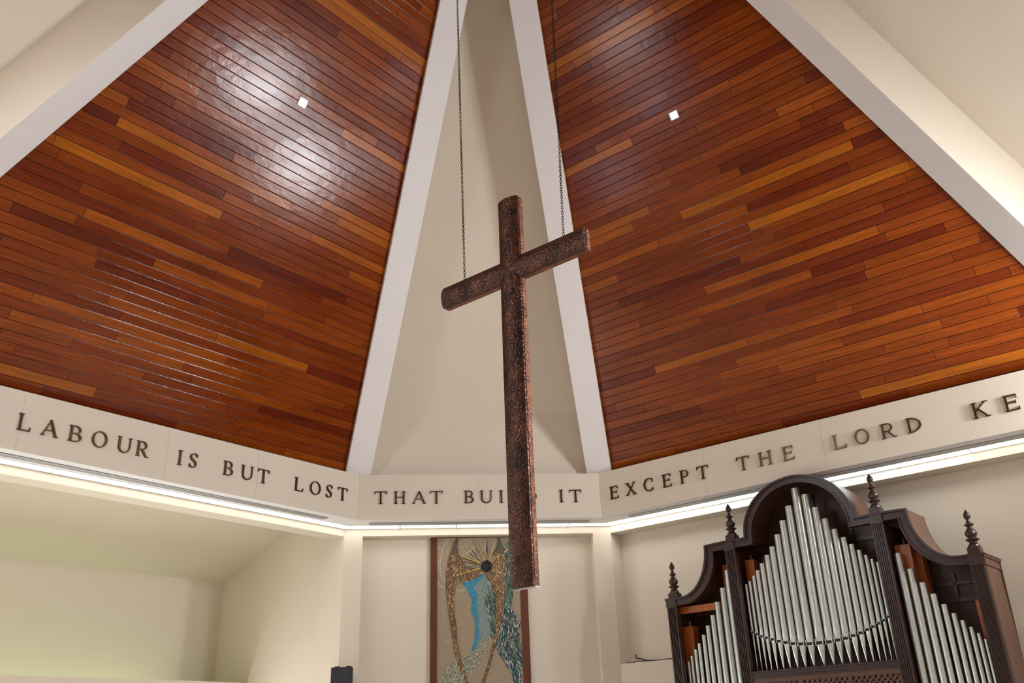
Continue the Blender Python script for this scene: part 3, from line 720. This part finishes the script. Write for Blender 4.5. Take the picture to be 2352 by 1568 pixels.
f0.location = (zs[0][0], 0.05, oz(zs[0][1]))
for x, z in zs[1:]:
    f = dup(f0, organ); f.location = (x, 0.05, oz(z))
# pipes
def pipe(x, y, ztop, zm, zfoot, r):
    seg = 22; m = MB()
    hl = min(3.2 * r, 0.20)                     # height of the flattened upper lip
    zs_ = [zm + 0.0, zm + hl * .25, zm + hl * .5, zm + hl * .75, zm + hl, zm + hl + 0.05, ztop]
    rings = []
    for z in zs_:
        f = max(0.0, 1 - (z - zm) / hl); ring = []
        for i in range(seg):
            a = 2 * pi * i / seg; px, py = r * cos(a), r * sin(a)
            lim = -r + 0.34 * r * f
            if py < lim: py = lim
            ring.append(V(px, py, z))
        rings.append(ring)
    inn = [V(.88 * r * cos(2 * pi * i / seg), .88 * r * sin(2 * pi * i / seg), ztop) for i in range(seg)]
    inn2 = [V(p.x, p.y, ztop - .15) for p in inn]
    m.strip(rings + [inn, inn2], True, True)
    o = m.obj('pipe', TIN, organ, smooth=True); o.location = (x, y, 0)
    # mouth slot, foot, ears, lip
    mw = r * .72
    k = MB(); k.box(-mw, mw, -r * .68, 0, zm - .028 - r * .2, zm); k.obj('mouth', SLOT, o)
    hw = max(r * .80, .5 * r)
    zb = zm - .028 - r * .2
    ft = MB(); rr = []
    for z, q in ((zb, .97), (zb - .25 * (zb - zfoot), .80), (zb - .93 * (zb - zfoot), .20), (zfoot, .13)):
        f = max(0.0, 1 - (zb - z) / (3.0 * r)); ring = []
        for i in range(seg):
            a = 2 * pi * i / seg; px, py = r * q * cos(a), r * q * sin(a); lim = -r * q + .36 * r * f
            if py < lim: py = lim
            ring.append(V(px, py, z))
        rr.append(ring)
    ft.strip(rr, True, True).obj('foot', TINF, o, smooth=True)
    for sg in (-1, 1):
        ea = MB(); a_, b2 = sorted((sg * mw, sg * (mw + .006 + r * .06))); ea.box(a_, b2, -r * .98, -r * .55, zm - r * .9, zm + r * .55)
        ea.obj('ear', TINL, o)
    lp = MB(); y0 = -r * .70
    lp.prism([V(-mw, y0 + .004, zm), V(mw, y0 + .004, zm), V(mw * .97, y0, zm + hl * .3), V(mw * .62, y0 - r * .16, zm + hl * .66), V(0, y0 - r * .31, zm + hl * 1.02), V(-mw * .62, y0 - r * .16, zm + hl * .66), V(-mw * .97, y0, zm + hl * .3)], (0, 0.004, 0))
    lp.obj('upper_lip', TINL, o)
    return o
ctop = [(-1.036, -1.488), (-.968, -1.448), (-.890, -1.378), (-.812, -1.308), (-.720, -1.217), (-.620, -1.106), (-.518, -.998), (-.403, -.832), (-.282, -.641), (-.151, -.442), (-.002, -.195), (.140, -.321), (.265, -.543), (.382, -.732), (.495, -.904), (.604, -1.042), (.701, -1.155), (.791, -1.252), (.875, -1.334), (.948, -1.401), (1.016, -1.452)]
cm = [-2.174, -2.206, -2.245, -2.274, -2.304, -2.339, -2.367, -2.392, -2.407, -2.415, -2.416, -2.417, -2.406, -2.393, -2.369, -2.345, -2.311, -2.281, -2.246, -2.213, -2.174]
for (x, zt), zm in zip(ctop, cm):
    ax_ = abs(x); d = 0.132 - (0.132 - 0.098) * ax_ / .5 if ax_ < .5 else (0.098 - .020 * (ax_ - .5) / .22 if ax_ < .72 else .078 - .036 * (ax_ - .72) / .32)
    pipe(x, 0.11, oz(zt), oz(zm), oz(-2.752), d / 2)
lt = [(-2.200, -2.518), (-2.134, -2.438), (-2.053, -2.348), (-1.974, -2.267), (-1.877, -2.147), (-1.784, -2.020), (-1.677, -1.874), (-1.570, -1.687), (-1.444, -1.490), (-1.325, -1.235)]
rt = [(1.314, -1.381), (1.437, -1.610), (1.555, -1.808), (1.662, -1.971), (1.765, -2.115), (1.862, -2.240), (1.949, -2.339), (2.033, -2.428), (2.105, -2.513), (2.170, -2.591)]
for x, zt in lt + rt:
    f = (2.2 - abs(x)) / .88; d = 0.044 + 0.062 * f
    pipe(x, 0.11, oz(zt), oz(-3.42 - .05 * f), oz(-3.75), d / 2)
# wooden pipes inside the case
for x, zt, w_, y, zb_ in ((-2.215, -1.98, .19, .30, -3.4), (-1.40, -1.115, .16, .32, -3.4), (-1.01, -1.10, .15, .34, -2.1), (-.84, -1.16, .12, .42, -2.1), (1.36, -1.255, .21, .30, -3.4), (1.45, -1.35, .18, .46, -3.4), (2.185, -2.09, .13, .30, -3.4), (1.05, -1.62, .10, .4, -2.1)):
    m = MB(); m.box(x - w_ / 2, x + w_ / 2, y - w_ * .5, y + w_ * .55, oz(zb_), oz(zt)); wp_ = m.obj('wooden_pipe', PINE, organ, bevel=0.004)
    m = MB(); m.lathe([(0.013, oz(zt)), (0.013, oz(zt + .085))], x + .0, y, 10); m.obj('tuning_peg', PINE, wp_, smooth=True)
m = MB(); m.box(-2.30, -1.30, 0.14, 0.16, oz(-1.79), oz(-1.685)); m.obj('inner_rail', PINE, organ)

# ================================================================== MOSAIC PANEL
def ART(a, b):                     # from sketch units on the panel to metres
    z = -0.0186 - b * 0.0016546 - a * 0.0000236
    x = -0.9444 + a * 0.0017746 + b * (0.00000988 - a * 0.000000058)
    return x, z
YP = 0.86
art = empty('mosaic_panel', (0, 0.90, -3.2 + Z0))
tag(art, 'tall mosaic picture of a winged figure in a red brown frame', 'artwork')
inv = Matrix.Translation((0, -0.90, 3.2 - Z0))
def part(mb, name, mat, parent=art, **k):
    o = mb.obj(name, mat, parent, **k)
    if parent is art: o.matrix_parent_inverse = inv
    return o
def mosaic(name, base, cols, scale, rough=0.35, bump=0.6, stretch=(1, 1, 1), metal=0.0):
    m, nt, N, L, b = new_mat(name)
    tc = N.new('ShaderNodeTexCoord'); mp = N.new('ShaderNodeMapping'); mp.inputs['Scale'].default_value = stretch; lk(nt, tc.outputs['Object'], mp.inputs['Vector'])
    vo = N.new('ShaderNodeTexVoronoi'); vo.inputs['Scale'].default_value = scale; lk(nt, mp.outputs[0], vo.inputs['Vector'])
    sp = N.new('ShaderNodeSeparateColor'); lk(nt, vo.outputs['Color'], sp.inputs[0])
    cr = N.new('ShaderNodeValToRGB'); cr.color_ramp.interpolation = 'CONSTANT'; e = cr.color_ramp.elements
    e[0].position = 0; e[0].color = (*base, 1); e[1].position = 0.999; e[1].color = (*cols[-1][1], 1)
    for p_, c_ in cols: k = cr.color_ramp.elements.new(p_); k.color = (*c_, 1)
    lk(nt, sp.outputs[0], cr.inputs[0]); lk(nt, cr.outputs[0], b.inputs['Base Color'])
    b.inputs['Roughness'].default_value = rough; b.inputs['Metallic'].default_value = metal
    bp = N.new('ShaderNodeBump'); bp.inputs['Strength'].default_value = bump; bp.inputs['Distance'].default_value = 0.006; bp.invert = True
    lk(nt, vo.outputs['Distance'], bp.inputs['Height']); lk(nt, bp.outputs[0], b.inputs['Normal'])
    return m
M_BG = mosaic('buff_mosaic_ground', (0.345, 0.27, 0.18), ((0.3, (0.31, 0.245, 0.165)), (0.62, (0.37, 0.295, 0.195)), (0.95, (0.23, 0.17, 0.11))), 90, 0.5, 0.3)
M_WING = mosaic('bronze_feather_mosaic', (0.085, 0.042, 0.014), ((0.3, (0.15, 0.075, 0.022)), (0.6, (0.11, 0.055, 0.018)), (0.80, (0.36, 0.21, 0.07)), (0.93, (0.60, 0.43, 0.19))), 60, 0.32, 0.7, (1.6, 1.6, 0.55), 0.25)
M_WINGD = mosaic('dark_feather_mosaic', (0.045, 0.030, 0.018), ((0.4, (0.075, 0.050, 0.026)), (0.75, (0.12, 0.085, 0.04))), 70, 0.4, 0.7, (1.6, 1.6, 0.55))
M_BODY = mosaic('grey_green_mosaic', (0.20, 0.25, 0.21), ((0.25, (0.28, 0.30, 0.23)), (0.45, (0.12, 0.23, 0.25)), (0.72, (0.38, 0.37, 0.28)), (0.84, (0.06, 0.22, 0.31))), 95, 0.35, 0.5)
M_BLUE = mosaic('bright_blue_mosaic', (0.015, 0.17, 0.33), ((0.3, (0.02, 0.24, 0.42)), (0.6, (0.04, 0.30, 0.40)), (0.85, (0.10, 0.34, 0.38))), 80, 0.3, 0.5)
M_TAIL = mosaic('speckled_tail_mosaic', (0.13, 0.15, 0.12), ((0.25, (0.28, 0.28, 0.20)), (0.5, (0.19, 0.21, 0.16)), (0.75, (0.52, 0.49, 0.36))), 70, 0.35, 0.6)
M_HEAD = plain('black_glass_chips', (0.02, 0.02, 0.022), 0.2)
M_GOLD = plain('gold_ray', (0.72, 0.45, 0.13), 0.3, metal=0.7, var=0.3, scale=40)
M_IVORY = plain('ivory_inlay', (0.72, 0.68, 0.56), 0.4)
M_NAVY = plain('navy_inlay', (0.03, 0.035, 0.075), 0.3); M_TEAL = plain('teal_inlay', (0.02, 0.16, 0.13), 0.3); M_GREEN = plain('sage_inlay', (0.17, 0.25, 0.17), 0.35); M_OCHRE = plain('ochre_inlay', (0.52, 0.34, 0.13), 0.4); M_BLK = plain('black_inlay', (0.018, 0.02, 0.022), 0.3); M_PETROL = plain('petrol_inlay', (0.04, 0.12, 0.16), 0.3)
zbot = -4.6
mb = MB(); mb.box(-0.755, 0.745, YP, 0.90, zbot + Z0, -0.125 + Z0); part(mb, 'board', M_BG)
mb = MB()
mb.box(-0.875, -0.755, YP - .02, 0.90, zbot + Z0, -0.10 + Z0); mb.box(0.735, 0.862, YP - .02, 0.90, zbot + Z0, -0.10 + Z0); mb.box(-0.755, 0.735, YP - .02, 0.90, -0.142 + Z0, -0.10 + Z0)
part(mb, 'frame', FRAMEM, bevel=0.003)
def relief(pts, y, th=0.01):
    return MB().prism([V(ART(a, b)[0], y, ART(a, b)[1] + Z0) for a, b in pts], (0, th, 0))
def smooth_pts(pts, it=2):
    for _ in range(it):
        q = []
        for i in range(len(pts)):
            a, b = pts[i], pts[(i + 1) % len(pts)]
            q += [(a[0] * .75 + b[0] * .25, a[1] * .75 + b[1] * .25), (a[0] * .25 + b[0] * .75, a[1] * .25 + b[1] * .75)]
        pts = q
    return pts
BODY = [(580, 455), (520, 505), (440, 545), (358, 538), (372, 575), (405, 610), (440, 690), (475, 740), (445, 835), (470, 890), (497, 960), (497, 1060), (475, 1200), (440, 1280), (520, 1290), (600, 1200), (645, 1110), (650, 1000), (640, 850), (650, 700), (655, 580), (620, 510)]
part(relief(smooth_pts(BODY, 1), YP - .006, .006), 'torso', M_BODY)
TAIL = [(480, 1210), (430, 1282), (340, 1340), (250, 1372), (180, 1425), (150, 1500), (152, 1600), (190, 1680), (300, 1690), (380, 1620), (440, 1500), (520, 1400), (600, 1210), (645, 1115), (560, 1150)]
part(relief(smooth_pts(TAIL, 1), YP - .008, .008), 'tail', M_TAIL)
BLUE = [(580, 458), (520, 505), (440, 545), (358, 538), (372, 575), (405, 610), (440, 690), (475, 740), (445, 835), (470, 890), (497, 960), (497, 1060), (475, 1200), (440, 1275), (505, 1230), (530, 1120), (528, 980), (520, 880), (505, 800), (525, 700), (500, 640), (470, 600), (510, 570), (545, 530), (575, 500)]
part(relief(smooth_pts(BLUE, 1), YP - .010, .010), 'blue_edge', M_BLUE)
LW = [(322, 72), (316, 180), (326, 240), (355, 300), (395, 370), (435, 415), (520, 430), (582, 440), (560, 470), (500, 515), (430, 548), (345, 542), (305, 580), (285, 660), (280, 760), (290, 900), (303, 1010), (312, 1130), (335, 1280), (365, 1390), (400, 1500), (445, 1620), (415, 1620), (370, 1510), (318, 1400), (280, 1240), (258, 1090), (235, 940), (212, 760), (198, 600), (203, 450), (220, 320), (250, 200), (295, 95)]
RW = [(735, 62), (752, 78), (790, 190), (806, 300), (810, 450), (806, 590), (800, 700), (782, 860), (752, 1000), (722, 1130), (692, 1240), (655, 1370), (610, 1510), (570, 1620), (540, 1620), (575, 1520), (625, 1380), (662, 1230), (690, 1120), (705, 1000), (712, 880), (706, 720), (685, 600), (630, 520), (585, 462), (640, 430), (678, 360), (705, 290), (722, 180)]
part(relief(LW, YP - .016, .016), 'left_wing', M_WING); part(relief(RW, YP - .016, .016), 'right_wing', M_WING)
part(relief([(320, 70), (316, 170), (328, 245), (400, 385), (432, 418), (395, 405), (330, 300), (255, 225), (262, 170), (295, 95)], YP - .019, .003), 'dark_wing_tip', M_WINGD)
part(relief([(735, 62), (752, 78), (790, 190), (796, 250), (720, 250), (726, 160)], YP - .019, .003), 'dark_wing_tip', M_WINGD)
# head: cluster of black chips
mb = MB(); rnd = random.Random(3)
hx, hz = ART(612, 382)
for k in range(130):
    a = rnd.uniform(0, 2 * pi); r = 0.098 * sqrt(rnd.random()); px, pz = hx + r * cos(a), hz + r * sin(a)
    hgt = 0.055 * sqrt(max(0, 1 - (r / .105) ** 2)); s = rnd.uniform(.008, .013)
    mb.lathe([(s * .9, 0), (s, .6 * s), (s * .5, s * 1.1)], 0, 0, 6)
    vs = mb.bm.verts[:] if False else None
    mb.bm.verts.ensure_lookup_table()
    for v in mb.bm.verts[-18:]:
        x_, y_, z_ = v.co; v.co = (px + x_, YP - .018 - hgt - z_, pz + Z0 + y_)
part(mb, 'head', M_HEAD)
mb = MB(); mb.strip([[V(hx + .1 * cos(f) * cos(2 * pi * i / 20), YP - .016 - .055 * sin(f), hz + Z0 + .1 * cos(f) * sin(2 * pi * i / 20)) for i in range(20)] for f in (0, .4, .8, 1.2, 1.5)], True, True); part(mb, 'head_core', M_HEAD, smooth=True)
for (a, b), (c, d), w_ in (((540, 345), (245, 236), .016), ((545, 408), (262, 497), .017), ((588, 318), (508, 112), .014), ((634, 315), (694, 118), .014), ((672, 342), (730, 268), .013), ((790, 238), (880, 168), .012), ((672, 342), (640, 355), .012)):
    p0, p1 = ART(a, b), ART(c, d); mb = MB(); n = 8
    mb.tube([V(p0[0] + (p1[0] - p0[0]) * i / n, YP - .024 - .01 * (1 - i / n), p0[1] + (p1[1] - p0[1]) * i / n + Z0) for i in range(n + 1)], [w_ * (1 - .93 * i / n) for i in range(n + 1)], 8)
    part(mb, 'gold_ray', M_GOLD, smooth=True)
# fine dark rays round the head and pale swirls
mb = MB(); rnd = random.Random(5)
for k in range(70):
    a = rnd.uniform(-.25, pi + .3); r0, r1 = rnd.uniform(75, 170), 0; r1 = r0 + rnd.uniform(60, 190)
    p = [(612 + r * cos(a) , 382 - r * sin(a) * 1.05) for r in (r0, (r0 + r1) / 2, r1)]
    if min(q[1] for q in p) < 58 or max(q[0] for q in p) > 1000 or p[2][1] > 470: continue
    mb.tube([V(ART(*q)[0], YP - .002, ART(*q)[1] + Z0) for q in p], [.0035, .003, .0012], 5)
part(mb, 'dark_rays', M_BLK)
mb = MB()
SW = [[(225, 110), (170, 160), (150, 240), (140, 330), (135, 420), (150, 480), (190, 550)], [(112, 130), (118, 190), (140, 170)], [(240, 75), (200, 100), (175, 150)], [(290, 628), (320, 645), (360, 640), (395, 620)], [(115, 540), (130, 580), (165, 610)], [(370, 165), (410, 150), (450, 110), (470, 100)], [(395, 250), (440, 220), (480, 170)], [(350, 120), (390, 100), (430, 95)], [(120, 300), (112, 380), (125, 450)]]
for s in SW:
    pts = []
    for i in range(len(s) - 1):
        for t in range(6): pts.append((s[i][0] + (s[i + 1][0] - s[i][0]) * t / 6 + 4 * sin(i * 3 + t), s[i][1] + (s[i + 1][1] - s[i][1]) * t / 6 + 3 * cos(i * 2 + t * 1.7)))
    pts.append(s[-1])
    mb.tube([V(ART(*q)[0], YP - .003, ART(*q)[1] + Z0) for q in pts], .0042, 5)
part(mb, 'pale_swirls', M_IVORY)
# feathers: many inlaid strokes flowing down
def inside(p, poly):
    c = False; n = len(poly)
    for i in range(n):
        (x1, y1), (x2, y2) = poly[i], poly[i - 1]
        if (y1 > p[1]) != (y2 > p[1]) and p[0] < (x2 - x1) * (p[1] - y1) / (y2 - y1) + x1: c = not c
    return c
def strokes(poly, n, ang0, lens, weights, seed, name, under=None):
    rnd = random.Random(seed); xs_ = [p[0] for p in poly]; ys_ = [p[1] for p in poly]
    mb = MB(); mats = [M_NAVY, M_TEAL, M_GREEN, M_IVORY, M_OCHRE, M_BLK, M_PETROL]
    if under is not None:
        mb.mi = under; mb.prism([V(ART(a, b)[0], YP - .003, ART(a, b)[1] + Z0) for a, b in poly], (0, .003, 0))
    c = 0; tries = 0
    while c < n and tries < n * 20:
        tries += 1
        p = (rnd.uniform(min(xs_), max(xs_)), rnd.uniform(min(ys_), max(ys_)))
        if not inside(p, poly): continue
        c += 1
        mid = (min(xs_) + max(xs_)) / 2
        a = ang0 + rnd.gauss(0, .22) + (p[0] - mid) / (max(xs_) - min(xs_)) * .5
        l = rnd.uniform(*lens); wd = rnd.uniform(4, 9)
        dx, dy = sin(a), cos(a)
        mb.mi = rnd.choices(range(7), weights)[0]
        q = [(p[0] - dx * l / 2, p[1] - dy * l / 2), (p[0] + dy * wd / 2, p[1] - dx * wd / 2), (p[0] + dx * l / 2, p[1] + dy * l / 2), (p[0] - dy * wd / 2, p[1] + dx * wd / 2)]
        y = YP - .004 - .0025 * rnd.random() - .003
        mb.prism([V(ART(*k)[0], y, ART(*k)[1] + Z0) for k in q], (0, .004, 0))
    o = part(mb, name, mats); return o
F1 = [(640, 540), (690, 620), (706, 760), (706, 900), (700, 1060), (685, 1140), (650, 1100), (640, 1000), (615, 850), (590, 740)]
strokes(F1, 260, 0.25, (34, 80), (3, 3, 4, 2.2, .5, 5, 3), 11, 'inner_feathers', 2)
F2 = [(800, 150), (850, 120), (870, 300), (862, 560), (890, 690), (860, 800), (790, 830), (800, 700), (808, 500), (806, 300)]
strokes(F2, 190, -0.05, (40, 100), (1, 6, 5, 1.8, 1, 2, 1), 12, 'green_feathers', 2)
F3 = [(790, 830), (860, 830), (910, 900), (935, 980), (920, 1100), (930, 1200), (965, 1290), (980, 1400), (960, 1520), (950, 1640), (890, 1640), (870, 1490), (800, 1380), (740, 1290), (705, 1200), (722, 1110), (760, 950)]
strokes(F3, 950, 0.15, (28, 66), (6, 2.2, 1.2, 4.2, .9, 4, 4), 13, 'peacock_feathers', 6)
F4 = [(930, 960), (955, 970), (945, 1120), (920, 1150), (965, 1230), (975, 1330), (955, 1200), (915, 1060)]
strokes(F4, 40, -0.35, (40, 80), (4, .5, .5, 1, 0, 5, 2), 14, 'feather_fringe')

# ================================================================== LOUDSPEAKER
spk = empty('loudspeaker', (-2.30, 0.33, -3.0 + Z0), math.radians(-9))
tag(spk, 'black loudspeaker fixed to the pier left of the mosaic', 'speaker')
m = MB(); m.prism([V(-.176, -.11, 0), V(.176, -.11, 0), V(.13, .17, 0), V(-.13, .17, 0)], (0, 0, .64)); m.obj('cabinet', BLACK, spk, bevel=0.008)
m = MB(); m.box(-.16, .16, -.122, -.11, .02, .60); m.obj('grille', GRILLE, spk, bevel=0.006)
for x in (-.10, .09):
    m = MB(); m.tube([V(x - .05, 0, .64), V(x - .035, 0, .656), V(x + .035, 0, .656), V(x + .05, 0, .64)], .008, 6); m.obj('handle', BLACK, spk, smooth=True)
m = MB(); m.box(-.03, .03, .17, .34, .25, .33); m.box(-.05, .05, .325, .34, .2, .4); m.obj('wall_bracket', IRON, spk)

# ================================================================== CABLES ON THE RIGHT LEDGE
def spline(pts, n=8):
    out = []
    for i in range(len(pts) - 1):
        p0, p1, p2, p3 = pts[max(i - 1, 0)], pts[i], pts[i + 1], pts[min(i + 2, len(pts) - 1)]
        for k in range(n):
            t = k / n
            out.append(0.5 * ((2 * p1) + (p2 - p0) * t + (2 * p0 - 5 * p1 + 4 * p2 - p3) * t * t + (3 * p1 - p0 - 3 * p2 + p3) * t ** 3))
    out.append(pts[-1]); return out
m = MB(); m.tube(spline([PR(-.13, .96, -2.25), PR(-.12, .93, -2.29), PR(-.06, .88, -2.315), PR(.06, .83, -2.34), PR(.20, .78, -2.375), PR(.4, .74, -2.389), PR(.75, .71, -2.389), PR(1.3, .71, -2.389)]), .011, 8)
tag(m.obj('cable', CABLE, smooth=True), 'black cable trailing along the ledge toward the organ', 'cable')
m = MB(); m.tube(spline([PR(-.18, .69, -2.392), PR(-.05, .72, -2.39), PR(.03, .74, -2.375), PR(.08, .76, -2.39), PR(.14, .74, -2.36), PR(.15, .72, -2.389), PR(.3, .72, -2.391)]), .008, 8)
tag(m.obj('cable', CABLE, smooth=True), 'short looped black cable at the left end of the ledge', 'cable')
m = MB(); m.tube(spline([V(2.083, .653, -2.405 + Z0), V(2.2, .653, -2.396 + Z0), V(2.3, .653, -2.398 + Z0), V(2.40, .653, -2.400 + Z0)]), .005, 6)
tag(m.obj('cable', CREAM, smooth=True), 'thin cream cable clipped across the right pier', 'cable')

# unseen fill added in the trough of the left bay for green garden light
area_lamp('garden_fill', PL(4.2, 3.86, -2.75), PL(4.2, 4.2, 0), 7.0, 0.5, 42, (0.80, 1.0, 0.58))
bpy.context.view_layer.update()
